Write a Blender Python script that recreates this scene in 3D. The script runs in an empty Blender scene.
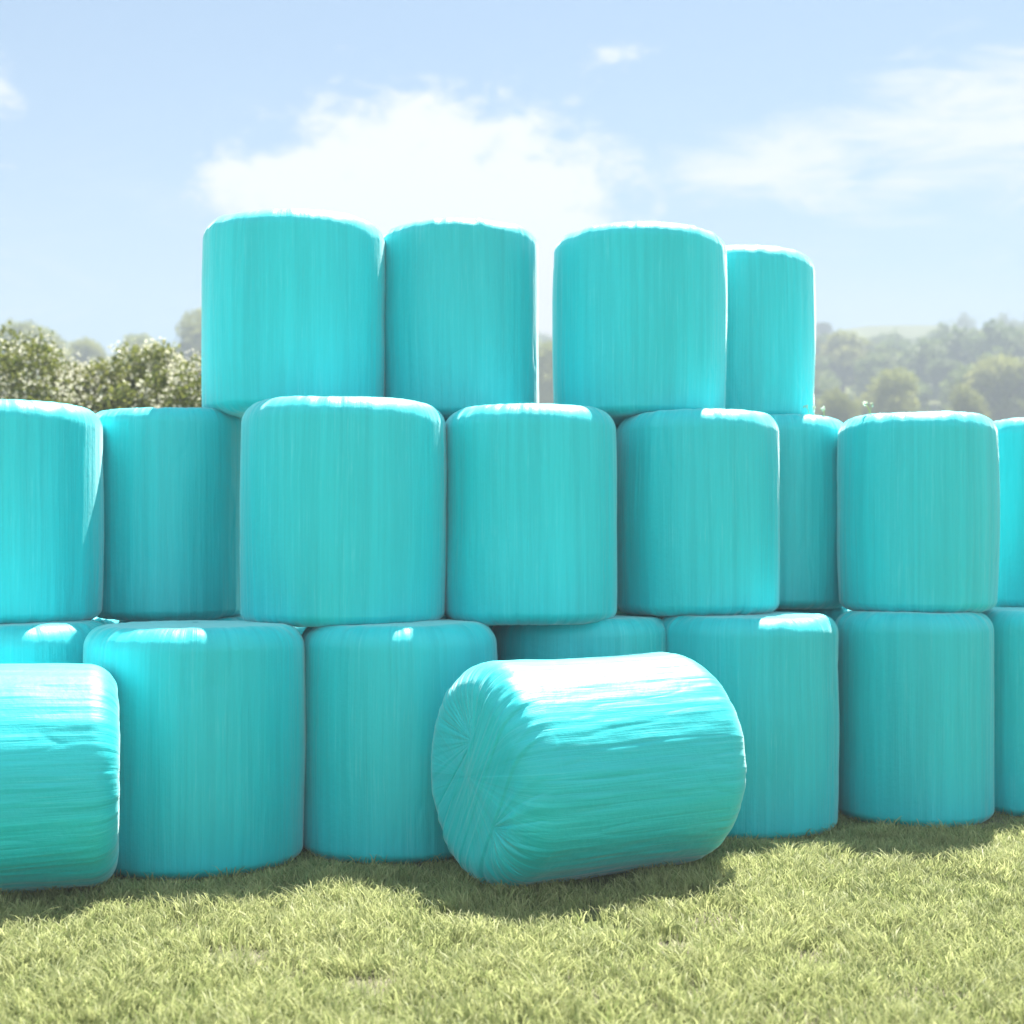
import bpy, math, random
import numpy as np
from mathutils import Matrix, Vector

random.seed(7)
RNG = np.random.default_rng(7)
scene = bpy.context.scene
COL = scene.collection
F, HZ, CAM_Z = 1400.0, 550.0, 1.62          # focal length in pixels, horizon row, eye height

SUN_EL, SUN_AZ = math.radians(62), math.radians(21)

# ------------------------------------------------------------------ helpers
def fast_mesh(name, verts, faces, smooth=True):
    """verts (n,3), faces (m,k) -> mesh"""
    verts = np.asarray(verts, dtype=np.float32); faces = np.asarray(faces, dtype=np.int32)
    me = bpy.data.meshes.new(name)
    n, (m, k) = len(verts), faces.shape
    me.vertices.add(n); me.vertices.foreach_set('co', verts.ravel())
    me.loops.add(m * k); me.loops.foreach_set('vertex_index', faces.ravel())
    me.polygons.add(m)
    me.polygons.foreach_set('loop_start', np.arange(0, m * k, k, dtype=np.int32))
    me.polygons.foreach_set('use_smooth', np.full(m, smooth, dtype=bool))
    me.update(calc_edges=True); me.validate()
    return me

def point_attr(me, name, vals):
    a = me.attributes.new(name, 'FLOAT', 'POINT'); a.data.foreach_set('value', np.asarray(vals, dtype=np.float32))

def link(name, me, mat=None, parent=None):
    o = bpy.data.objects.new(name, me); COL.objects.link(o)
    if mat: me.materials.append(mat)
    if parent: o.parent = parent
    return o

def tag(o, label=None, cat=None, group=None, kind=None):
    if label: o['label'] = label
    if cat: o['category'] = cat
    if group: o['group'] = group
    if kind: o['kind'] = kind
    return o

def vnoise(t, z, nt, nz, rng):
    """value noise, periodic in t (0..1), z in 0..1"""
    g = rng.uniform(-1, 1, (nt, nz + 2))
    a = (t % 1.0) * nt; b = np.clip(z, 0, 1) * nz
    i = np.floor(a).astype(int); j = np.minimum(np.floor(b).astype(int), nz)
    fa = a - i; fb = b - j
    fa = fa * fa * (3 - 2 * fa); fb = fb * fb * (3 - 2 * fb)
    i0 = i % nt; i1 = (i + 1) % nt; j1 = np.minimum(j + 1, nz + 1)
    return ((g[i0, j] * (1 - fa) + g[i1, j] * fa) * (1 - fb) + (g[i0, j1] * (1 - fa) + g[i1, j1] * fa) * fb)

def smooth01(x, a, b):
    t = np.clip((x - a) / (b - a), 0, 1)
    return t * t * (3 - 2 * t)

class NT:
    """tiny wrapper for writing node trees"""
    def __init__(s, tree): s.t = tree; s.n = tree.nodes; s.l = tree.links
    def node(s, typ, **kw):
        n = s.n.new(typ)
        for k, v in kw.items(): setattr(n, k, v)
        return n
    def put(s, sock, v):
        if isinstance(v, bpy.types.NodeSocket): s.l.new(v, sock)
        else: sock.default_value = v
    def m(s, op, a, b=0.0, c=0.0, clamp=False):
        n = s.node('ShaderNodeMath', operation=op, use_clamp=clamp)
        s.put(n.inputs[0], a); s.put(n.inputs[1], b); s.put(n.inputs[2], c)
        return n.outputs[0]
    def ramp(s, v, a, b):            # smooth step a..b
        n = s.node('ShaderNodeMapRange', interpolation_type='SMOOTHSTEP')
        s.put(n.inputs['Value'], v); s.put(n.inputs['From Min'], a); s.put(n.inputs['From Max'], b)
        return n.outputs[0]
    def noise(s, vec, scale, detail=4.0, rough=0.55, w=None, dist=0.0):
        n = s.node('ShaderNodeTexNoise', noise_dimensions='4D' if w is not None else '3D')
        s.put(n.inputs['Vector'], vec); n.inputs['Scale'].default_value = scale
        n.inputs['Detail'].default_value = detail; n.inputs['Roughness'].default_value = rough
        n.inputs['Distortion'].default_value = dist
        if w is not None: s.put(n.inputs['W'], w)
        return n.outputs[0]
    def mix(s, f, a, b, blend='MIX'):
        n = s.node('ShaderNodeMix', data_type='RGBA', blend_type=blend)
        s.put(n.inputs[0], f); s.put(n.inputs[6], a); s.put(n.inputs[7], b)
        return n.outputs[2]
    def xyz(s, v):
        n = s.node('ShaderNodeSeparateXYZ'); s.put(n.inputs[0], v); return n.outputs
    def comb(s, x, y, z):
        n = s.node('ShaderNodeCombineXYZ'); s.put(n.inputs[0], x); s.put(n.inputs[1], y); s.put(n.inputs[2], z)
        return n.outputs[0]

def new_mat(name):
    m = bpy.data.materials.new(name); m.use_nodes = True
    m.node_tree.nodes.clear()
    return m, NT(m.node_tree)

def rgb(r, g, b): return (r, g, b, 1.0)

# ------------------------------------------------------------------ materials
def film_material():
    m, k = new_mat('stretch_film')
    out = k.node('ShaderNodeOutputMaterial'); p = k.node('ShaderNodeBsdfPrincipled')
    tc = k.node('ShaderNodeTexCoord'); oi = k.node('ShaderNodeObjectInfo')
    x, y, z = k.xyz(tc.outputs['Object'])[:3]
    r = k.m('SQRT', k.m('ADD', k.m('MULTIPLY', x, x), k.m('ADD', k.m('MULTIPLY', y, y), 1e-5)))
    cx, cy = k.m('DIVIDE', x, r), k.m('DIVIDE', y, r)
    w = k.m('MULTIPLY', oi.outputs['Random'], 50.0)
    # streaks run along the axis of the bale, and to the middle on its ends
    wob = k.m('MULTIPLY', k.m('SUBTRACT', k.noise(tc.outputs['Object'], 2.0, 2, 0.5, w), 0.5), 0.035)
    v = k.comb(k.m('ADD', cx, wob), k.m('ADD', cy, wob), k.m('MULTIPLY', z, 0.045))
    broad = k.noise(v, 3.2, 2.0, 0.5, w)
    mid = k.noise(v, 11.0, 3.0, 0.6, w)
    fine = k.noise(v, 38.0, 3.0, 0.65, w)
    hair = k.noise(v, 120.0, 2.0, 0.6, w)
    cloud = k.noise(tc.outputs['Object'], 5.0, 4.0, 0.6, w)
    # layers of film: more layers = deeper colour
    f = k.m('ADD', k.m('MULTIPLY', broad, 0.55), k.m('ADD', k.m('MULTIPLY', mid, 0.55), k.m('MULTIPLY', fine, 0.45)))
    f = k.ramp(f, 0.56, 0.98)
    base = k.mix(f, rgb(0.000, 0.540, 0.583), rgb(0.005, 0.635, 0.685))
    milky = k.ramp(k.m('ADD', k.m('MULTIPLY', fine, 0.6), k.m('MULTIPLY', hair, 0.5)), 0.56, 0.74)
    milky = k.m('MULTIPLY', milky, k.ramp(cloud, 0.38, 0.68))
    base = k.mix(k.m('MULTIPLY', milky, 0.42), base, rgb(0.15, 0.70, 0.75))
    # dusty scuffs
    sc = k.ramp(k.noise(tc.outputs['Object'], 26.0, 5.0, 0.7, w), 0.66, 0.80)
    base = k.mix(k.m('MULTIPLY', sc, 0.22), base, rgb(0.36, 0.50, 0.48))
    tone = k.node('ShaderNodeHueSaturation'); k.put(tone.inputs['Color'], base)
    k.put(tone.inputs['Value'], k.m('ADD', 0.93, k.m('MULTIPLY', oi.outputs['Random'], 0.14)))
    k.put(p.inputs['Base Color'], tone.outputs[0])
    k.put(p.inputs['Roughness'], k.m('ADD', 0.44, k.m('MULTIPLY', cloud, 0.18)))
    p.inputs['IOR'].default_value = 1.5
    p.inputs['Coat Weight'].default_value = 0.15; p.inputs['Coat Roughness'].default_value = 0.55
    p.inputs['Subsurface Weight'].default_value = 0.42; p.inputs['Subsurface Radius'].default_value = (0.6, 1.0, 1.0); p.inputs['Subsurface Scale'].default_value = 0.035
    p.inputs['Sheen Weight'].default_value = 0.42; p.inputs['Sheen Roughness'].default_value = 0.35
    h = k.m('ADD', k.m('MULTIPLY', mid, 0.55), k.m('ADD', k.m('MULTIPLY', fine, 0.24), k.m('MULTIPLY', hair, 0.08)))
    crk = k.noise(tc.outputs['Object'], 34.0, 4.0, 0.6, w)
    h = k.m('ADD', h, k.m('MULTIPLY', crk, 0.20))
    b = k.node('ShaderNodeBump'); b.inputs['Strength'].default_value = 0.5; b.inputs['Distance'].default_value = 0.022
    k.put(b.inputs['Height'], h); k.put(p.inputs['Normal'], b.outputs[0])
    k.l.new(p.outputs[0], out.inputs[0])
    return m

def leaf_material(name, ca, cb, trans=0.4, rough=0.6, spec=0.25):
    m, k = new_mat(name)
    out = k.node('ShaderNodeOutputMaterial')
    at = k.node('ShaderNodeAttribute', attribute_name='tint')
    oi = k.node('ShaderNodeObjectInfo')
    c = k.mix(at.outputs['Fac'], ca, cb)
    hs = k.node('ShaderNodeHueSaturation'); k.put(hs.inputs['Color'], c)
    k.put(hs.inputs['Value'], k.m('ADD', 0.85, k.m('MULTIPLY', oi.outputs['Random'], 0.3)))
    p = k.node('ShaderNodeBsdfPrincipled'); k.put(p.inputs['Base Color'], hs.outputs[0])
    p.inputs['Roughness'].default_value = rough; p.inputs['Specular IOR Level'].default_value = spec
    t = k.node('ShaderNodeBsdfTranslucent'); k.put(t.inputs['Color'], hs.outputs[0])
    mx = k.node('ShaderNodeMixShader'); mx.inputs[0].default_value = trans
    k.l.new(p.outputs[0], mx.inputs[1]); k.l.new(t.outputs[0], mx.inputs[2]); k.l.new(mx.outputs[0], out.inputs[0])
    return m

def bark_material():
    m, k = new_mat('bark')
    out = k.node('ShaderNodeOutputMaterial'); p = k.node('ShaderNodeBsdfPrincipled')
    tc = k.node('ShaderNodeTexCoord')
    mp = k.node('ShaderNodeMapping'); mp.inputs['Scale'].default_value = (1, 1, 0.2); k.put(mp.inputs[0], tc.outputs['Object'])
    n = k.noise(mp.outputs[0], 12.0, 5, 0.6)
    k.put(p.inputs['Base Color'], k.mix(n, rgb(0.05, 0.035, 0.022), rgb(0.20, 0.15, 0.10)))
    p.inputs['Roughness'].default_value = 0.9
    k.l.new(p.outputs[0], out.inputs[0])
    return m

def ground_material():
    m, k = new_mat('turf')
    out = k.node('ShaderNodeOutputMaterial'); p = k.node('ShaderNodeBsdfPrincipled')
    g = k.node('ShaderNodeNewGeometry'); pos = g.outputs['Position']
    x, y, z = k.xyz(pos)[:3]
    n1 = k.noise(pos, 0.9, 4, 0.6); n2 = k.noise(pos, 14.0, 5, 0.65); n3 = k.noise(pos, 0.02, 4, 0.6)
    soil = k.mix(n2, rgb(0.075, 0.062, 0.042), rgb(0.22, 0.20, 0.155))
    green = k.mix(n2, rgb(0.060, 0.085, 0.022), rgb(0.135, 0.165, 0.055))
    near = k.mix(k.ramp(n1, 0.35, 0.62), green, soil)
    meadow = k.mix(n3, rgb(0.11, 0.14, 0.045), rgb(0.22, 0.23, 0.09))
    # far ridge: a dry pale field
    fld = k.m('MULTIPLY', k.ramp(y, 246.0, 256.0), k.m('MULTIPLY', k.ramp(x, 62.0, 68.0), k.m('SUBTRACT', 1.0, k.ramp(x, 86.0, 94.0))))
    meadow = k.mix(fld, meadow, rgb(0.105, 0.12, 0.058))
    far = k.ramp(y, 12.0, 24.0)
    k.put(p.inputs['Base Color'], k.mix(far, near, meadow))
    p.inputs['Roughness'].default_value = 0.95; p.inputs['Specular IOR Level'].default_value = 0.1
    b = k.node('ShaderNodeBump'); b.inputs['Strength'].default_value = 0.6; b.inputs['Distance'].default_value = 0.02
    k.put(b.inputs['Height'], n2); k.put(p.inputs['Normal'], b.outputs[0])
    k.l.new(p.outputs[0], out.inputs[0])
    return m

FILM = film_material()
BARK = bark_material()
TURF = ground_material()
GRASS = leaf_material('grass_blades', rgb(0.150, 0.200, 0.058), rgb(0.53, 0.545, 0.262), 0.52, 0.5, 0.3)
HEDGE_LEAF = leaf_material('hedge_leaves', rgb(0.085, 0.122, 0.018), rgb(0.29, 0.305, 0.072), 0.45, 0.45, 0.4)
BLOSSOM = leaf_material('blossom_petals', rgb(0.55, 0.55, 0.40), rgb(0.78, 0.77, 0.66), 0.35, 0.6, 0.2)
TREE_OLIVE = leaf_material('tree_leaves_olive', rgb(0.16, 0.20, 0.05), rgb(0.38, 0.38, 0.12), 0.45)
TREE_DARK = leaf_material('tree_leaves_dark', rgb(0.09, 0.135, 0.045), rgb(0.22, 0.26, 0.09), 0.4)

# ------------------------------------------------------------------ bales
def bale_mesh(R, H, seed, nth=288, wrinkle=1.0, lying=False):
    """film-wrapped round bale standing on z=0, axis z; every fold of the film is real relief"""
    rng = np.random.default_rng(seed)
    c = (0.145 if lying else 0.105) + rng.uniform(-0.012, 0.015)
    nd, nc, ns = (150, 26, 90) if lying else (26, 18, 56)
    prof = []                                  # r, z, nr, nz, zone (0 end, 1 side)
    for i in range(nd):
        q = (i + 0.02) / nd; prof.append((q * (R - c), 0.0, 0, -1, 0.0))
    cb = c if lying else c * 0.62               # the weight squares off the lower rim
    for i in range(nc):
        a = i / nc * math.pi / 2; prof.append((R - c + c * math.sin(a), cb - cb * math.cos(a), math.sin(a), -math.cos(a), math.sin(a)))
    for i in range(ns + 1):
        prof.append((R, cb + (H - c - cb) * i / ns, 1, 0, 1.0))
    for i in range(1, nc + 1):
        a = i / nc * math.pi / 2; prof.append((R - c + c * math.cos(a), H - c + c * math.sin(a), math.cos(a), math.sin(a), math.cos(a)))
    for i in range(1, nd):
        q = 1 - (i + 0.0) / nd; prof.append((max(q, 0.003) * (R - c), H, 0, 1, 0.0))
    prof = np.array(prof); nr = len(prof)
    th = np.arange(nth) / nth
    T, J = np.meshgrid(th, np.arange(nr))
    r = prof[J, 0]; z = prof[J, 1]; n_r = prof[J, 2]; n_z = prof[J, 3]; side = prof[J, 4]
    zz = z / H; rq = r / R
    # gentle barrel and slightly domed ends, uneven straw inside
    r = r * (1 + (0.010 if lying else 0.018) * (1 - (2 * zz - 1) ** 2) - 0.010)
    dome = 0.012 * (1 - rq ** 2) * (1 - side)
    z = z + np.where(zz > 0.5, dome, -dome * 0.3)
    low = vnoise(T, zz, 4, 2, rng) * 0.006 + vnoise(T, zz, 9, 4, rng) * 0.004
    # folds along the axis
    tw = T + (0.003 if lying else 0.006) * vnoise(T, zz, 6, 3, rng)
    fold = (vnoise(tw, zz, 34, 2, rng) * 0.0022 + vnoise(tw, zz, 80, 3, rng) * 0.0016 + vnoise(tw, zz, 170, 3, rng) * 0.0009)
    sharp = np.abs(vnoise(tw, zz, 46, 2, rng)); crease = -(0.0014 if lying else 0.0030) * np.exp(-(sharp / 0.07) ** 2) * (vnoise(T, zz, 12, 4, rng) > 0.0)
    rim = np.exp(-((side - 0.55) / 0.35) ** 2) * (side > 0.01) * (side < 0.999)
    gather = (0.45 if lying else 1.0) * rim * (vnoise(tw, zz, 60, 1, rng) * 0.0040 + vnoise(tw, zz, 120, 1, rng) * 0.0025)
    nick = rim * np.maximum(vnoise(T, zz * 3, 30, 8, rng) - 0.72, 0) * 0.03
    disp = low * np.clip(rq * 1.2, 0, 1) + wrinkle * ((fold + crease) * np.clip(rq, 0, 1) ** 1.5 + gather) + nick
    if lying:
        # long pulled ridges across the barrel
        t2 = T + 0.0025 * vnoise(T, zz, 5, 6, rng)
        ridge = vnoise(t2, zz, 52, 5, rng)
        disp = disp + side * (0.0017 * np.sign(ridge) * np.abs(ridge) ** 0.7 + 0.0016 * vnoise(t2, zz, 120, 8, rng))
        dent = vnoise(T, zz, 22, 16, rng)
        disp = disp + side * 0.0008 * np.maximum(dent, 0)
    x0 = r * np.cos(2 * np.pi * T); y0 = r * np.sin(2 * np.pi * T)
    if lying:
        # end of the wrap: one broad band pulled across, pleats fanning out from where it crosses
        u, v = x0, y0
        d = np.array((0.52, 0.854)); n = np.array((-0.854, 0.52))
        s = u * n[0] + v * n[1]; l = u * d[0] + v * d[1]
        P1 = np.array((0.02, 0.17)); P2 = np.array((0.20, -0.21))
        s1 = P1 @ n; s2 = P2 @ n
        def fan(P, k, amp, off):
            a = np.arctan2(v - P[1], u - P[0]) / (2 * np.pi)
            dist = np.hypot(u - P[0], v - P[1])
            one = np.zeros_like(a)
            q = vnoise(a + off, one, k, 1, rng) * 0.6 + vnoise(a + off, one, int(k * 2.3), 1, rng) * 0.5
            fold1 = -np.exp(-(np.abs(vnoise(a + off, one, k // 2, 1, rng)) / 0.06) ** 2)
            return amp * (q + 0.9 * fold1) * smooth01(dist, 0.0, 0.10) * (0.5 + 0.9 * np.exp(-dist / 0.25))
        left = fan(P1, 52, 0.0050, 0.13); right = fan(P2, 46, 0.0056, 0.37)
        sw = s + 0.05 * l * 0.4
        band = (0.009 + 0.0022 * vnoise(sw * 1.0, (l + 0.6) / 1.2, 24, 2, rng) + 0.0030 * vnoise(sw * 1.0, (l + 0.6) / 1.2, 60, 2, rng)
                + 0.004 * smooth01(s, (s1 + s2) / 2 - 0.02, (s1 + s2) / 2 - 0.012))
        wl = smooth01(s, s1 - 0.004, s1 + 0.012); wr = 1 - smooth01(s, s2 - 0.012, s2 + 0.004)
        relief = left * wl + right * wr + band * (1 - wl) * (1 - wr)
        top = smooth01(zz, 0.80, 0.95)
        disp = disp * (1 - top * (1 - side) * 0.7) + relief * top * (1 - smooth01(side, 0.75, 1.0))
    x = x0 + disp * n_r * np.cos(2 * np.pi * T); y = y0 + disp * n_r * np.sin(2 * np.pi * T)
    z = z + disp * n_z
    V = np.stack([x, y, z], -1).reshape(-1, 3)
    jj, ii = np.meshgrid(np.arange(nr - 1), np.arange(nth), indexing='ij')
    i2 = (ii + 1) % nth
    Fq = np.stack([jj * nth + ii, jj * nth + i2, (jj + 1) * nth + i2, (jj + 1) * nth + ii], -1).reshape(-1, 4)
    return fast_mesh('wrapped_bale', V, Fq)

G1, G2, G3, GB, GL = ('wrapped bales standing on the grass in the bottom layer', 'wrapped bales in the middle layer of the stack',
              'wrapped bales in the top layer of the stack', 'wrapped bales in the hidden rear row of the stack', 'wrapped bales lying on their side in the grass')
CB = 0.010       # bales settle a little into one another
BALES = [  # x, depth, radius, base, height, label, group
 (-1.680, 7.41, 0.572, -0.020, 1.245, 'broad upright turquoise bale on the grass, right of the lying bale at the left edge', G1),
 (-0.622, 7.73, 0.542, -0.020, 1.240, 'turquoise bale upright on the grass, partly covered by the round end of the lying bale', G1),
 (0.405, 8.32, 0.530, -0.020, 1.240, 'turquoise bale whose upper edge alone shows above the lying bale with the visible end', G1),
 (1.395, 8.36, 0.545, -0.020, 1.250, 'turquoise bale upright on the grass, directly right of the lying bale in the middle', G1),
 (2.462, 8.62, 0.478, -0.020, 1.260, 'second upright ground bale to the right of the lying bale, between two others', G1),
 (3.395, 8.86, 0.500, -0.020, 1.260, 'bottom-layer turquoise bale cut off by the right edge of the photo', G1),
 (-2.740, 7.76, 0.520, -0.020, 1.240, 'turquoise bale mostly hidden behind the lying bale at the left edge', G1),
 (-1.950, 8.68, 0.500, -0.020, 1.230, 'rear turquoise bale at the bottom whose flat top peeps over the broad left bale', GB),
 (-0.925, 8.86, 0.500, -0.020, 1.230, 'turquoise bale of the bottom rear row, behind the dark gap left of centre', GB),
 (-0.030, 9.32, 0.420, -0.020, 1.230, 'turquoise bale of the bottom rear row, behind the middle gap', GB),
 (1.150, 9.44, 0.500, -0.020, 1.250, 'turquoise bale of the bottom rear row, right of the middle', GB),
 (2.120, 9.66, 0.480, -0.020, 1.260, 'turquoise bale of the bottom rear row nearest the right end', GB),
 (-0.520, 9.80, 0.450, -0.020, 1.220, 'turquoise bale of the bottom rear row, deepest behind the gap left of centre', GB),
 (3.340, 9.86, 0.480, -0.020, 1.260, 'turquoise bale of the bottom rear row behind the right edge of the stack', GB),
 (-2.965, 8.80, 0.500, -0.020, 1.220, 'turquoise bale of the bottom rear row nearest the left edge', GB),
 (-2.895, 7.95, 0.550, 1.212, 1.215, 'middle-layer turquoise bale cut off by the left edge, with a bright white right edge', G2),
 (-2.100, 8.55, 0.460, 1.210, 1.245, 'middle-layer turquoise bale set back in front of the flowering hedge, left of the widest one', G2),
 (-0.953, 7.94, 0.575, 1.202, 1.240, 'widest turquoise bale of the middle layer, standing forward of its neighbours', G2),
 (0.104, 8.10, 0.500, 1.204, 1.220, 'middle-layer turquoise bale right of the widest one, above the lying bale', G2),
 (1.130, 8.55, 0.495, 1.230, 1.215, 'middle-layer turquoise bale under the two right bales of the top layer', G2),
 (1.755, 9.32, 0.480, 1.235, 1.250, 'recessed middle-layer turquoise bale showing as a narrow strip between two nearer ones', G2),
 (2.540, 8.78, 0.483, 1.235, 1.215, 'middle-layer turquoise bale below the hazy wooded hill, with sprigs on its top edge', G2),
 (3.660, 9.42, 0.530, 1.235, 1.250, 'middle-layer turquoise bale cut off by the right edge of the photo', G2),
 (-0.500, 9.00, 0.490, 1.210, 1.220, 'middle-layer rear turquoise bale hidden under the second top bale', GB),
 (0.500, 9.40, 0.490, 1.215, 1.220, 'middle-layer rear turquoise bale hidden under the third top bale', GB),
 (-1.347, 8.65, 0.557, 2.430, 1.190, 'leftmost and largest turquoise bale of the top layer, beside the flowering hedge', G3),
 (-0.332, 8.86, 0.502, 2.420, 1.202, 'second top-layer turquoise bale from the left, just left of the narrow gap of sky', G3),
 (0.803, 8.85, 0.542, 2.425, 1.155, 'third top-layer turquoise bale from the left, just right of the narrow gap of sky', G3),
 (1.525, 9.52, 0.520, 2.460, 1.140, 'rightmost turquoise bale of the top layer, set back and lowest against the sky', G3),
]
for i, (x, d, R, z0, H, lab, grp) in enumerate(BALES):
    o = link('silage_bale', bale_mesh(R, H, 100 + i), FILM)
    o.location = (x, d, z0)
    o.rotation_euler = (math.radians(random.uniform(-0.3, 0.3)), math.radians(random.uniform(-0.35, 0.35)), random.uniform(0, 6.28))
    tag(o, lab, 'hay bale', grp)

def lying_bale(cx, cy, R, L, ang, seed, label, sink=0.005):
    o = link('silage_bale', bale_mesh(R, L, seed, nth=900, wrinkle=1.0, lying=True), FILM)
    c, s = math.cos(ang), math.sin(ang)
    ax = Vector((-c, -s, 0)); up = Vector((0, 0, 1)); rt = Vector((s, -c, 0))
    m = Matrix.Identity(4)
    for k in range(3):
        m[k][0], m[k][1], m[k][2] = rt[k], up[k], ax[k]
    centre = Vector((cx, cy, R - sink))
    m.translation = centre - ax * (L / 2)
    o.matrix_world = m
    tag(o, label, 'hay bale', GL)
    return o
lying_bale(0.375, 7.02, 0.545, 1.31, math.radians(31), 501, 'lying turquoise bale in the middle foreground, its pleated round end turned to the viewer')
lying_bale(-2.495, 6.61, 0.540, 1.22, math.radians(17), 502, 'lying turquoise bale cut off by the left edge, sunlit along its top')

# ------------------------------------------------------------------ terrain
def hill(x, y):
    d = np.hypot(x, np.maximum(y, 0))
    t = smooth01(d, 50, 290)
    az = x / np.maximum(y, 1.0)
    w = 0.80 + 0.15 * smooth01(az, -0.15, 0.22)
    back = smooth01(d, 240, 298) * (6 + 4.0 * np.exp(-((az - 0.280) / 0.060) ** 4)) * smooth01(az, 0.10, 0.2)
    bump = 1.2 * np.sin(x * 0.031 + 1.2) * np.cos(y * 0.023) * smooth01(d, 60, 120)
    return (39.5 * t * w + back + bump) * (y > 0)

def grid_axis(a, b, fine_a, fine_b, n_f, n_c):
    return np.unique(np.concatenate([np.linspace(a, fine_a, n_c), np.linspace(fine_a, fine_b, n_f), np.linspace(fine_b, b, n_c)]))
gx = grid_axis(-262, 262, -12, 12, 60, 60); gy = grid_axis(-95, 306, 0, 16, 50, 90)
X, Y = np.meshgrid(gx, gy)
near = np.exp(-((X / 14) ** 2 + ((Y - 6) / 12) ** 2) ** 2)
Z = hill(X, Y) + near * 0.012 * (np.sin(X * 2.3 + 0.6) * np.cos(Y * 2.9) - 1)
V = np.stack([X, Y, Z], -1).reshape(-1, 3)
ny, nx = X.shape
jj, ii = np.meshgrid(np.arange(ny - 1), np.arange(nx - 1), indexing='ij')
Fq = np.stack([jj * nx + ii, jj * nx + ii + 1, (jj + 1) * nx + ii + 1, (jj + 1) * nx + ii], -1).reshape(-1, 4)
tag(link('ground', fast_mesh('ground', V, Fq), TURF), kind='structure')

# ------------------------------------------------------------------ grass
def grid_noise(x, y, cell, rng):
    n = 97
    g = rng.uniform(0, 1, (n, n)); a = x / cell + 400; b = y / cell + 400
    i = np.floor(a).astype(int); j = np.floor(b).astype(int); fa = a - i; fb = b - j
    fa = fa * fa * (3 - 2 * fa); fb = fb * fb * (3 - 2 * fb)
    return (g[i % n, j % n] * (1 - fa) + g[(i + 1) % n, j % n] * fa) * (1 - fb) + (g[i % n, (j + 1) % n] * (1 - fa) + g[(i + 1) % n, (j + 1) % n] * fa) * fb

def grass():
    rng = np.random.default_rng(11)
    xs, ys = [], []
    for (x0, x1, y0, y1, dens) in ((-3.6, 3.9, 4.0, 8.9, 9500), (-7, -3.6, 3.0, 10, 2600), (3.9, 7.5, 3.0, 11, 2600), (-3.6, 3.9, 2.6, 4.0, 3200), (-9, 9, 8.9, 15, 900)):
        n = int((x1 - x0) * (y1 - y0) * dens)
        xs.append(rng.uniform(x0, x1, n)); ys.append(rng.uniform(y0, y1, n))
    x = np.concatenate(xs); y = np.concatenate(ys)
    tuft = grid_noise(x, y, 0.13, rng) * 0.6 + grid_noise(x, y, 0.42, rng) * 0.4
    patch = grid_noise(x, y, 0.9, rng)
    bare = (grid_noise(x, y, 0.17, rng) > 0.80) & (patch > 0.45)
    keep = (rng.uniform(0, 1, len(x)) < 0.35 + 0.9 * tuft) & ~(bare & (rng.uniform(0, 1, len(x)) < 0.9))
    for (bx, bd, R, z0, H, _, _) in BALES:                 # nothing grows inside a bale that stands on it
        if z0 < 0.5: keep &= np.hypot(x - bx, y - bd) > R - 0.07
    x, y, tuft, patch = x[keep], y[keep], tuft[keep], patch[keep]
    n = len(x)
    h = (0.036 + 0.060 * tuft) * rng.uniform(0.55, 1.35, n) * (0.85 + 0.35 * patch)
    foot = np.ones(n)
    for (bx, bd, R, z0, H, _, _) in BALES:                 # shorter, trodden grass at the foot of the stack
        if z0 < 0.5: foot = np.minimum(foot, 0.35 + 0.65 * smooth01(np.hypot(x - bx, y - bd), R, R + 0.30))
    foot = np.where(rng.uniform(0, 1, n) < 0.14, np.maximum(foot, 0.85), foot)
    h = h * foot
    wdt = rng.uniform(0.0016, 0.0038, n)
    cell_a = grid_noise(x, y, 0.10, rng) * 6.28 * 2          # blades of a tuft lean the same way
    a = cell_a + rng.normal(0, 0.9, n)
    lean = np.abs(rng.normal(0.55, 0.35, n)) * h
    dx, dy = np.cos(a), np.sin(a)
    fa = rng.uniform(0, 6.28, n); px, py = np.cos(fa), np.sin(fa)
    base = np.stack([x, y, np.full(n, -0.012)], -1)
    def pt(f, side, wf, hz):
        o = base.copy()
        o[:, 0] += dx * lean * f + px * wdt * wf * side; o[:, 1] += dy * lean * f + py * wdt * wf * side; o[:, 2] += hz * h + 0.012 * 0
        return o
    P = np.stack([pt(0, -1, 1, 0), pt(0, 1, 1, 0), pt(0.28, -1, 0.9, 0.58), pt(0.28, 1, 0.9, 0.58), pt(0.72, -1, 0.55, 0.90), pt(0.72, 1, 0.55, 0.90), pt(1.15, -1, 0.08, 1.0), pt(1.15, 1, 0.08, 1.0)], 1)
    idx = np.arange(n)[:, None] * 8
    Fq = np.concatenate([idx + np.array([0, 1, 3, 2]), idx + np.array([2, 3, 5, 4]), idx + np.array([4, 5, 7, 6])], 0)
    me = fast_mesh('grass', P.reshape(-1, 3), Fq)
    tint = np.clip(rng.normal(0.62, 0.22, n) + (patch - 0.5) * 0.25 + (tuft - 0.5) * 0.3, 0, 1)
    tint = np.where(rng.uniform(0, 1, n) < 0.12, tint * 0.25, tint)
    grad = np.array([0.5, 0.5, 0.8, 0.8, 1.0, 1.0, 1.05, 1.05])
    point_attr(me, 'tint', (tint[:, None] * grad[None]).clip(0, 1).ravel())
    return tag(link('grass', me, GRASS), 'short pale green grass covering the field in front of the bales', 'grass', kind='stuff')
grass()

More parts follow.
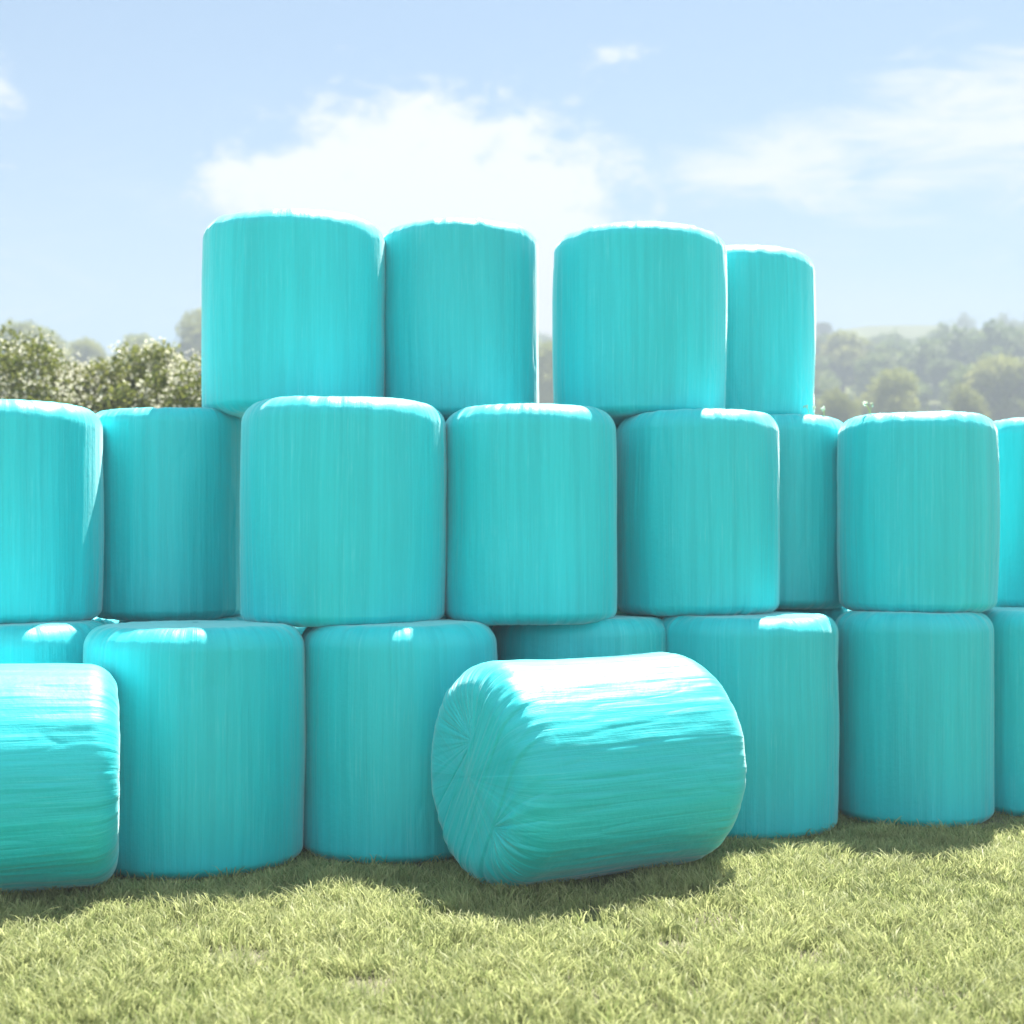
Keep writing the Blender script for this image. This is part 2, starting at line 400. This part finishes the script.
# ------------------------------------------------------------------ foliage
def cards(cent, size, rng, up=0.0, aspect=1.5, tint=None):
    """a small bent leaf (two triangles as a quad) at each centre"""
    n = len(cent)
    d = rng.normal(0, 1, (n, 3)); d[:, 2] += up; d /= np.linalg.norm(d, axis=1)[:, None]
    e = rng.normal(0, 1, (n, 3)); e -= (e * d).sum(1)[:, None] * d; e /= np.linalg.norm(e, axis=1)[:, None]
    f = np.cross(d, e)
    s = size[:, None]
    bend = d * s * 0.25
    P = np.stack([cent - e * s * aspect * 0.5 - bend * 0.5, cent + f * s * 0.42 + bend, cent + e * s * aspect * 0.5 - bend * 0.5, cent - f * s * 0.42 + bend], 1)
    Q = np.arange(n)[:, None] * 4 + np.arange(4)[None]
    t = rng.uniform(0, 1, n) if tint is None else tint
    return P.reshape(-1, 3), Q, np.repeat(t, 4)

def lobes_points(lobes, n, rng, shell=0.55):
    """points spread through overlapping lobes, mostly towards their skins, in clumps"""
    L = np.array(lobes); w = L[:, 3] ** 2; w /= w.sum()
    pick = rng.choice(len(L), n, p=w)
    d = rng.normal(0, 1, (n, 3)); d /= np.linalg.norm(d, axis=1)[:, None]
    rr = 1 - (1 - shell) * rng.uniform(0, 1, n) ** 1.6
    rough = 1 + 0.16 * np.sin(d[:, 0] * 7 + pick) * np.sin(d[:, 1] * 6 + 2 * pick) * 1 + rng.normal(0, 0.05, n)
    p = L[pick, :3] + d * (L[pick, 3] * rr * rough)[:, None] * np.array((1, 1, 0.9))
    return p, pick

def tube_mesh(paths, name):
    V, Fq, off = [], [], 0
    K = 8
    for pts, rads in paths:
        pts = np.array(pts, float)
        for i, (p, r) in enumerate(zip(pts, rads)):
            t = pts[min(i + 1, len(pts) - 1)] - pts[max(i - 1, 0)]; t /= np.linalg.norm(t)
            a = np.cross(t, (0.3, 1, 0.1)); a /= np.linalg.norm(a); b = np.cross(t, a)
            for k in range(K):
                q = 2 * math.pi * k / K; V.append(p + r * (math.cos(q) * a + math.sin(q) * b))
        for i in range(len(pts) - 1):
            for k in range(K):
                k2 = (k + 1) % K
                Fq.append((off + i * K + k, off + i * K + k2, off + (i + 1) * K + k2, off + (i + 1) * K + k))
        off += len(pts) * K
    return fast_mesh(name, V, Fq)

def limb(p0, p1, r0, r1, rng, sag=0.15, n=6):
    p0, p1 = np.array(p0, float), np.array(p1, float); L = np.linalg.norm(p1 - p0)
    j = rng.normal(0, sag * L * 0.3, 3)
    ts = np.linspace(0, 1, n)
    return [p0 + (p1 - p0) * t + j * math.sin(math.pi * t) for t in ts], [r0 + (r1 - r0) * t for t in ts]

# ---- flowering hedge behind the left of the stack
def bush(x, y, w, h, seed, label, dens=1.0):
    rng = np.random.default_rng(seed)
    root = bpy.data.objects.new('flowering_bush', None); COL.objects.link(root); root.location = (x, y, 0)
    tag(root, label, 'bush', 'flowering bushes of the hedge behind the stack')
    lobes = []
    for i in range(26):
        a = rng.uniform(0, 6.28); q = rng.uniform(0, 1) ** 0.6; r = rng.uniform(0.14, 0.24) * w
        top = h * (1 - 0.30 * q * q) - r * 0.9
        lobes.append((math.cos(a) * q * w * 0.38, math.sin(a) * q * w * 0.32, rng.uniform(0.35, 1.0) * top + 0.1, r))
    for i in range(12):
        a = rng.uniform(0, 6.28); q = rng.uniform(0.1, 0.95); r = rng.uniform(0.08, 0.14) * w
        lobes.append((math.cos(a) * q * w * 0.42, math.sin(a) * q * w * 0.34, h * (1 - 0.28 * q * q) - r * rng.uniform(0.6, 1.2), r))
    p, pk = lobes_points(lobes, int(34000 * dens), rng)
    lv = rng.uniform(0, 1, len(lobes))
    P, Q, t = cards(p, rng.uniform(0.030, 0.062, len(p)), rng, 0.6, 1.5, np.clip(0.65 * rng.uniform(0, 1, len(p)) + 0.35 * lv[pk], 0, 1))
    me = fast_mesh('foliage', P, Q, False); point_attr(me, 'tint', t); link('foliage', me, HEDGE_LEAF, root)
    # blossom sits in bunches on the outside of the twigs
    c0, pk = lobes_points(lobes, int(2600 * dens), rng, 0.93)
    c0 = c0[c0[:, 2] > 0.5]
    dens_b = grid_noise(c0[:, 0] + x, c0[:, 2] + c0[:, 1], 0.5, rng)
    c0 = c0[rng.uniform(0, 1, len(c0)) < 0.25 + 0.9 * dens_b]
    c = np.repeat(c0, 9, 0) + rng.normal(0, 0.055, (len(c0) * 9, 3))
    P, Q, t = cards(c, rng.uniform(0.024, 0.050, len(c)), rng, 1.0, 1.1)
    me = fast_mesh('blossom', P, Q, False); point_attr(me, 'tint', t); link('blossom', me, BLOSSOM, root)
    paths = []
    for i in range(7):
        a = rng.uniform(0, 6.28)
        paths.append(limb((rng.normal(0, 0.12), rng.normal(0, 0.12), -0.05), (math.cos(a) * w * 0.28, math.sin(a) * w * 0.25, h * rng.uniform(0.6, 0.85)), 0.05, 0.012, rng))
    link('stem', tube_mesh(paths, 'stem'), BARK, root)
bush(-6.35, 16.4, 3.3, 4.42, 31, 'tall flowering bush at the left edge above the middle bales')
bush(-4.45, 16.9, 2.7, 4.12, 32, 'flowering bush with pale blossom beside the top-layer bale on the left')
bush(-3.15, 16.2, 2.5, 4.05, 33, 'flowering bush half hidden behind the leftmost top-layer bale')
bush(-5.40, 17.2, 2.3, 4.00, 35, 'lower flowering bush filling the dip between the two taller bushes of the hedge')
bush(-8.4, 16.8, 2.8, 4.1, 34, 'flowering bush at the outer left end of the hedge', 0.6)

# ---- hazy trees on the hillside
def crown_arrays(w, h, n, seed, leaf, trunk_h):
    rng = np.random.default_rng(seed)
    lobes = [(0, 0, trunk_h + (h - trunk_h) * 0.5, w * 0.26)]
    for i in range(20):
        a = rng.uniform(0, 6.28); q = rng.uniform(0.25, 1.0); zt = rng.uniform(0.05, 1.0)
        env = math.sin(math.pi * (0.15 + 0.80 * zt)) ** 0.7
        r = w * rng.uniform(0.13, 0.21)
        lobes.append((math.cos(a) * q * env * (w / 2 - r), math.sin(a) * q * env * (w / 2 - r), trunk_h * 0.7 + r * 0.6 + zt * (h - trunk_h * 0.7 - r * 1.5), r))
    p, pk = lobes_points(lobes, n, rng, 0.6)
    lv = rng.uniform(0, 1, len(lobes))
    return cards(p, rng.uniform(0.6, 1.2, n) * leaf, rng, 0.5, 1.4, np.clip(0.5 * rng.uniform(0, 1, n) + 0.5 * lv[pk], 0, 1))

def trunk_mesh(w, h, seed):
    rng = np.random.default_rng(seed)
    paths = [limb((0, 0, -0.4), (rng.normal(0, 0.2), rng.normal(0, 0.2), h * 0.72), w * 0.035, w * 0.010, rng, 0.05, 8)]
    for i in range(6):
        a = rng.uniform(0, 6.28); z = h * rng.uniform(0.22, 0.5)
        paths.append(limb((0, 0, z), (math.cos(a) * w * 0.32, math.sin(a) * w * 0.32, z + h * rng.uniform(0.15, 0.3)), w * 0.016, w * 0.004, rng))
    return tube_mesh(paths, 'trunk')

KINDS = []                       # unit trees: 8 m wide, 10 m tall
for kk in range(4):
    P, Q, t = crown_arrays(8.0, 10.0, 6500, 60 + kk, 0.30, 2.2)
    mo = fast_mesh('crown', P, Q, False); point_attr(mo, 'tint', t); mo.materials.append(TREE_OLIVE)
    md = mo.copy(); md.materials.clear(); md.materials.append(TREE_DARK)
    tr = trunk_mesh(8.0, 10.0, 80 + kk); tr.materials.append(BARK)
    KINDS.append((mo, md, tr))
HG = 'hazy trees on the wooded hillside'
def hill_z(x, y): return float(hill(np.array([x]), np.array([y]))[0])
def tree(px, top, wpx, d, kind, dark, label):
    """a tree whose crown tops out at the given height above the eye line, standing on the hill"""
    x = (px - 512) / F * d; y = d
    zb = hill_z(x, y); zt = CAM_Z + (HZ - top) / F * d
    h = max(zt - zb, 4.0); w = wpx / F * d
    root = bpy.data.objects.new('hillside_tree', None); COL.objects.link(root); root.location = (x, y, zb - 0.2)
    root.rotation_euler = (0, 0, random.uniform(0, 6.28)); root.scale = (w / 8.0, w / 8.0, h / 10.0)
    tag(root, label, 'tree', HG)
    mo, md, tr = KINDS[kind]
    o = bpy.data.objects.new('crown', md if dark else mo); COL.objects.link(o); o.parent = root
    o = bpy.data.objects.new('trunk', tr); COL.objects.link(o); o.parent = root
for a in (
 (890, 366, 96, 120, 0, 0, 'hazy yellow-green round tree low on the hill above the right middle bales'),
 (838, 386, 62, 108, 1, 0, 'small pale green tree close beside the rightmost top-layer bale'),
 (1004, 344, 120, 132, 2, 0, 'big rounded hazy tree at the right edge of the photo'),
 (842, 328, 92, 172, 3, 0, 'tall grey-green hazy tree rising beside the rightmost top-layer bale'),
 (945, 356, 66, 158, 1, 1, 'dark bluish tree in the hollow between two paler trees on the right hill'),
 (905, 346, 60, 185, 2, 1, 'dark hazy tree behind the yellow-green round one'),
 (876, 337, 64, 222, 0, 1, 'dim tree halfway up the right hill, left of the pale field'),
 (936, 329, 52, 240, 3, 1, 'hazy tree just below the pale field on the ridge'),
 (990, 326, 70, 235, 1, 0, 'hazy tree high on the slope above the big right edge tree'),
 (962, 380, 70, 112, 3, 0, 'low olive tree between the yellow-green round tree and the big one at the right edge'),
 (824, 319, 24, 262, 2, 1, 'tiny pointed tree on the skyline beside the rightmost top-layer bale'),
 (28, 318, 125, 142, 1, 0, 'faint grey tree on the skyline at the left edge, above the hedge'),
 (84, 327, 80, 150, 2, 0, 'small faint tree on the left skyline, beyond the dip of the hedge'),
 (134, 331, 100, 155, 0, 0, 'low faint tree on the left skyline, above the middle of the hedge'),
 (204, 304, 120, 150, 3, 0, 'tallest faint tree on the left skyline, half behind the leftmost top-layer bale'),
 (548, 338, 80, 140, 0, 0, 'hazy tree seen through the narrow gap between the top-layer bales'),
): tree(*a)

def woodland():
    rng = np.random.default_rng(91)
    units = [crown_arrays(8.0, 10.0, 900, 140 + i, 0.62, 2.0) for i in range(4)]
    VV, QQ, TT, off = [], [], [], 0
    spots = []
    for d in (118, 142, 166, 190, 212, 232, 252, 272, 290):
        step = 4.6 if d < 220 else 5.2
        for x in np.arange(-0.48 * d, 0.48 * d, step):
            xx = x + rng.normal(0, 1.8); yy = d + rng.normal(0, 6); az = xx / yy
            if d < 140 and (az > 0.2 or az < -0.2): continue            # the single trees stand there
            if az < -0.20 and d > 160: continue                       # open sky over the left skyline
            if d < 145 and abs(az - 0.026) < 0.05: continue
            if yy > 240 and 60 < xx < 94: continue                     # the pale field on the ridge
            lim = (0.152 if 0.23 < az < 0.31 else 0.158) + rng.uniform(-0.010, 0.006)
            s = min(rng.uniform(0.75, 1.1), (lim * math.hypot(xx, yy) + CAM_Z - hill_z(xx, yy)) / 9.6)
            if s > 0.3: spots.append((xx, yy, s))
    for x, y, s in spots:
        P, Q, t = units[rng.integers(0, 4)]
        a = rng.uniform(0, 6.28); c, q = math.cos(a), math.sin(a)
        R = np.array([[c, -q, 0], [q, c, 0], [0, 0, 1]])
        z = hill_z(x, y)
        VV.append(P @ R.T * np.array((s * 1.15, s * 1.15, s)) + np.array((x, y, z - 0.8))); QQ.append(Q + off); TT.append(np.clip(t * 0.7 + rng.uniform(-0.2, 0.4), 0, 1)); off += len(P)
    me = fast_mesh('woodland', np.concatenate(VV), np.concatenate(QQ), False)
    point_attr(me, 'tint', np.concatenate(TT))
    tag(link('woodland', me, TREE_DARK), 'hazy mass of woodland covering the far hillside', 'woodland', kind='stuff')
woodland()

# ---- little sprigs rooted in the muck on top of the right middle-layer bales
def sprig(x, y, z, h, n, seed, label):
    rng = np.random.default_rng(seed)
    root = bpy.data.objects.new('weed_sprig', None); COL.objects.link(root); root.location = (x, y, z)
    tag(root, label, 'weed', 'weed sprigs on the bale tops')
    paths, tips = [], []
    for i in range(n):
        a = rng.uniform(0, 6.28); e = (math.cos(a) * h * 0.5, math.sin(a) * h * 0.3, h * rng.uniform(0.7, 1.0))
        paths.append(limb((0, 0, -0.01), e, 0.0022, 0.0010, rng, 0.3)); tips.append(e)
    me = tube_mesh(paths, 'stem'); point_attr(me, 'tint', np.full(len(me.vertices), 0.9)); link('stem', me, GRASS, root)
    for e in tips:
        c = np.array(e) + rng.normal(0, 0.006, (9, 3))
        P, Q, t = cards(c, rng.uniform(0.010, 0.018, len(c)), rng, 0.5, 1.4)
        me = fast_mesh('flower_head', P, Q, False); point_attr(me, 'tint', t); link('flower_head', me, BLOSSOM, root)
sprig(2.21, 8.62, 2.452, 0.075, 3, 1, 'tallest tiny white-tipped sprig on the top edge of the right middle-layer bale')
sprig(2.02, 9.07, 2.488, 0.060, 2, 2, 'short white-tipped sprig on the recessed bale, nearest the sprig with the tall tip')
sprig(1.92, 9.02, 2.488, 0.065, 2, 3, 'short white-tipped sprig on the recessed bale, beside the rightmost top-layer bale')

# ------------------------------------------------------------------ haze
def haze():
    x, y0, y1, z0, z1 = 266, -99, 310, -2.6, 57
    V = [(-x, y0, z0), (x, y0, z0), (x, y1, z0), (-x, y1, z0), (-x, y0, z1), (x, y0, z1), (x, y1, z1), (-x, y1, z1)]
    Fq = [(0, 3, 2, 1), (4, 5, 6, 7), (0, 1, 5, 4), (1, 2, 6, 5), (2, 3, 7, 6), (3, 0, 4, 7)]
    m, k = new_mat('haze')
    out = k.node('ShaderNodeOutputMaterial'); v = k.node('ShaderNodeVolumePrincipled')
    v.inputs['Color'].default_value = rgb(0.46, 0.535, 0.61); v.inputs['Density'].default_value = 0.0039
    v.inputs['Anisotropy'].default_value = 0.0
    k.l.new(v.outputs[0], out.inputs['Volume'])
    tag(link('haze', fast_mesh('haze', V, Fq, False), m), 'pale summer haze over the field and hills', 'haze', kind='stuff')
haze()

# ------------------------------------------------------------------ sky, clouds, sun
def world():
    w = bpy.data.worlds.new('World'); scene.world = w; w.use_nodes = True
    k = NT(w.node_tree); k.n.clear()
    out = k.node('ShaderNodeOutputWorld'); bg = k.node('ShaderNodeBackground')
    sky = k.node('ShaderNodeTexSky', sky_type='NISHITA', sun_disc=False, sun_elevation=SUN_EL, sun_rotation=SUN_AZ)
    sky.air_density = 1.0; sky.dust_density = 0.6; sky.ozone_density = 1.2
    tc = k.node('ShaderNodeTexCoord'); D = tc.outputs['Generated']
    x, y, z = k.xyz(D)[:3]
    yy = k.m('MAXIMUM', y, 0.08)
    u, v = k.m('DIVIDE', x, yy), k.m('DIVIDE', z, yy)          # bearing and height of the clouds over the field
    warp = k.comb(u, k.m('MULTIPLY', v, 1.5), 0.0)
    n_big = k.noise(warp, 21.0, 8.0, 0.6, dist=0.4)
    n_fine = k.noise(warp, 55.0, 7.0, 0.65, dist=0.6)
    streak = k.noise(k.comb(k.m('ADD', k.m('MULTIPLY', u, 0.55), k.m('MULTIPLY', v, -0.25)), k.m('MULTIPLY', v, 2.0), 0.3), 17.0, 9.0, 0.66, dist=0.9)
    nn = k.m('ADD', k.m('MULTIPLY', k.m('SUBTRACT', n_big, 0.5), 1.1), k.m('MULTIPLY', k.m('SUBTRACT', n_fine, 0.5), 0.5))
    def blob(px, py, a, b, rot=0.0):
        du = k.m('SUBTRACT', u, (px - 512) / F); dv = k.m('SUBTRACT', v, (HZ - py) / F)
        c, s = math.cos(rot), math.sin(rot)
        p = k.m('DIVIDE', k.m('ADD', k.m('MULTIPLY', du, c), k.m('MULTIPLY', dv, s)), a / F)
        q = k.m('DIVIDE', k.m('SUBTRACT', k.m('MULTIPLY', dv, c), k.m('MULTIPLY', du, s)), b / F)
        return k.m('SUBTRACT', 1.0, k.m('SQRT', k.m('ADD', k.m('MULTIPLY', p, p), k.m('MULTIPLY', q, q))))
    def mx(a, b): return k.m('MAXIMUM', a, b)
    main = mx(blob(410, 195, 190, 118), mx(blob(490, 230, 175, 140), mx(blob(315, 195, 130, 75), mx(blob(570, 260, 110, 90), blob(545, 305, 130, 85)))))
    c1 = k.ramp(k.m('ADD', main, k.m('MULTIPLY', nn, 1.35)), -0.06, 0.46)
    wisp = mx(blob(1000, 115, 260, 78, 0.28), blob(780, 165, 200, 50, 0.10))
    c2 = k.m('MULTIPLY', k.ramp(k.m('ADD', wisp, k.m('MULTIPLY', k.m('SUBTRACT', streak, 0.5), 3.0)), -0.12, 1.0), 0.9)
    sm = mx(blob(612, 60, 52, 24, 0.55), k.m('SUBTRACT', mx(blob(-5, 90, 60, 90), blob(0, 168, 30, 16)), 0.28))
    c3 = k.m('MULTIPLY', k.ramp(k.m('ADD', sm, k.m('MULTIPLY', nn, 3.2)), 0.25, 1.25), 0.8)
    veil = k.m('MULTIPLY', k.ramp(streak, 0.46, 0.78), k.m('MULTIPLY', k.ramp(v, 0.36, 0.14), 0.35))
    lowb = k.m('MULTIPLY', blob(900, 320, 330, 60), 0.30, clamp=True)
    cov = mx(mx(c1, c2), mx(c3, mx(veil, lowb)))
    cov = k.m('MULTIPLY', cov, k.ramp(y, 0.05, 0.3))
    # unseen cloud added over the rest, brightest behind the camera as fill light
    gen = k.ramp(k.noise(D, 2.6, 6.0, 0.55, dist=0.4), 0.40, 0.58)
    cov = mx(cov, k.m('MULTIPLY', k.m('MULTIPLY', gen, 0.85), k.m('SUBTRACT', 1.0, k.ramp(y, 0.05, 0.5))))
    skyc = k.mix(1.0, sky.outputs[0], rgb(0.62, 0.715, 0.72), 'MULTIPLY')
    lit = k.mix(k.ramp(y, -0.2, 0.3), rgb(*CLOUD_FILL), rgb(*CLOUD))
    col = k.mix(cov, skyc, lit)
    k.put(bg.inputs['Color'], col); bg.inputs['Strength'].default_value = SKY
    k.l.new(bg.outputs[0], out.inputs[0])
SKY = 0.05
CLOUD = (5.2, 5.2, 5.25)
CLOUD_FILL = (8.4, 8.4, 8.5)  # unseen cloud behind the camera, boosted to brighten the shaded bale fronts
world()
ld = bpy.data.lights.new('sun', 'SUN'); ld.energy = 5.0; ld.angle = math.radians(0.55); ld.color = (1.0, 0.955, 0.88)
sun = bpy.data.objects.new('sun', ld); COL.objects.link(sun)
S = Vector((math.sin(SUN_AZ) * math.cos(SUN_EL), math.cos(SUN_AZ) * math.cos(SUN_EL), math.sin(SUN_EL)))
sun.rotation_euler = S.to_track_quat('Z', 'Y').to_euler(); sun.location = S * 60

# ------------------------------------------------------------------ camera
cd = bpy.data.cameras.new('camera'); cam = bpy.data.objects.new('camera', cd); COL.objects.link(cam)
cd.sensor_width = 36; cd.lens = F / 1024 * 36; cd.shift_y = (HZ - 512) / 1024 * 1.0
cam.location = (0, 0, CAM_Z); cam.rotation_euler = (math.radians(90), 0, 0)
cd.clip_start = 0.05; cd.clip_end = 3000
cd.dof.use_dof = True; cd.dof.focus_distance = 6.9; cd.dof.aperture_fstop = 1.75
scene.camera = cam

# ------------------------------------------------------------------ render
scene.render.engine = 'CYCLES'
scene.cycles.use_denoising = True
scene.cycles.max_bounces = 8; scene.cycles.diffuse_bounces = 4; scene.cycles.transparent_max_bounces = 8
scene.cycles.volume_bounces = 0
vs = scene.view_settings
vs.view_transform = 'Standard'; vs.look = 'None'; vs.gamma = 1.0; vs.exposure = 2.1
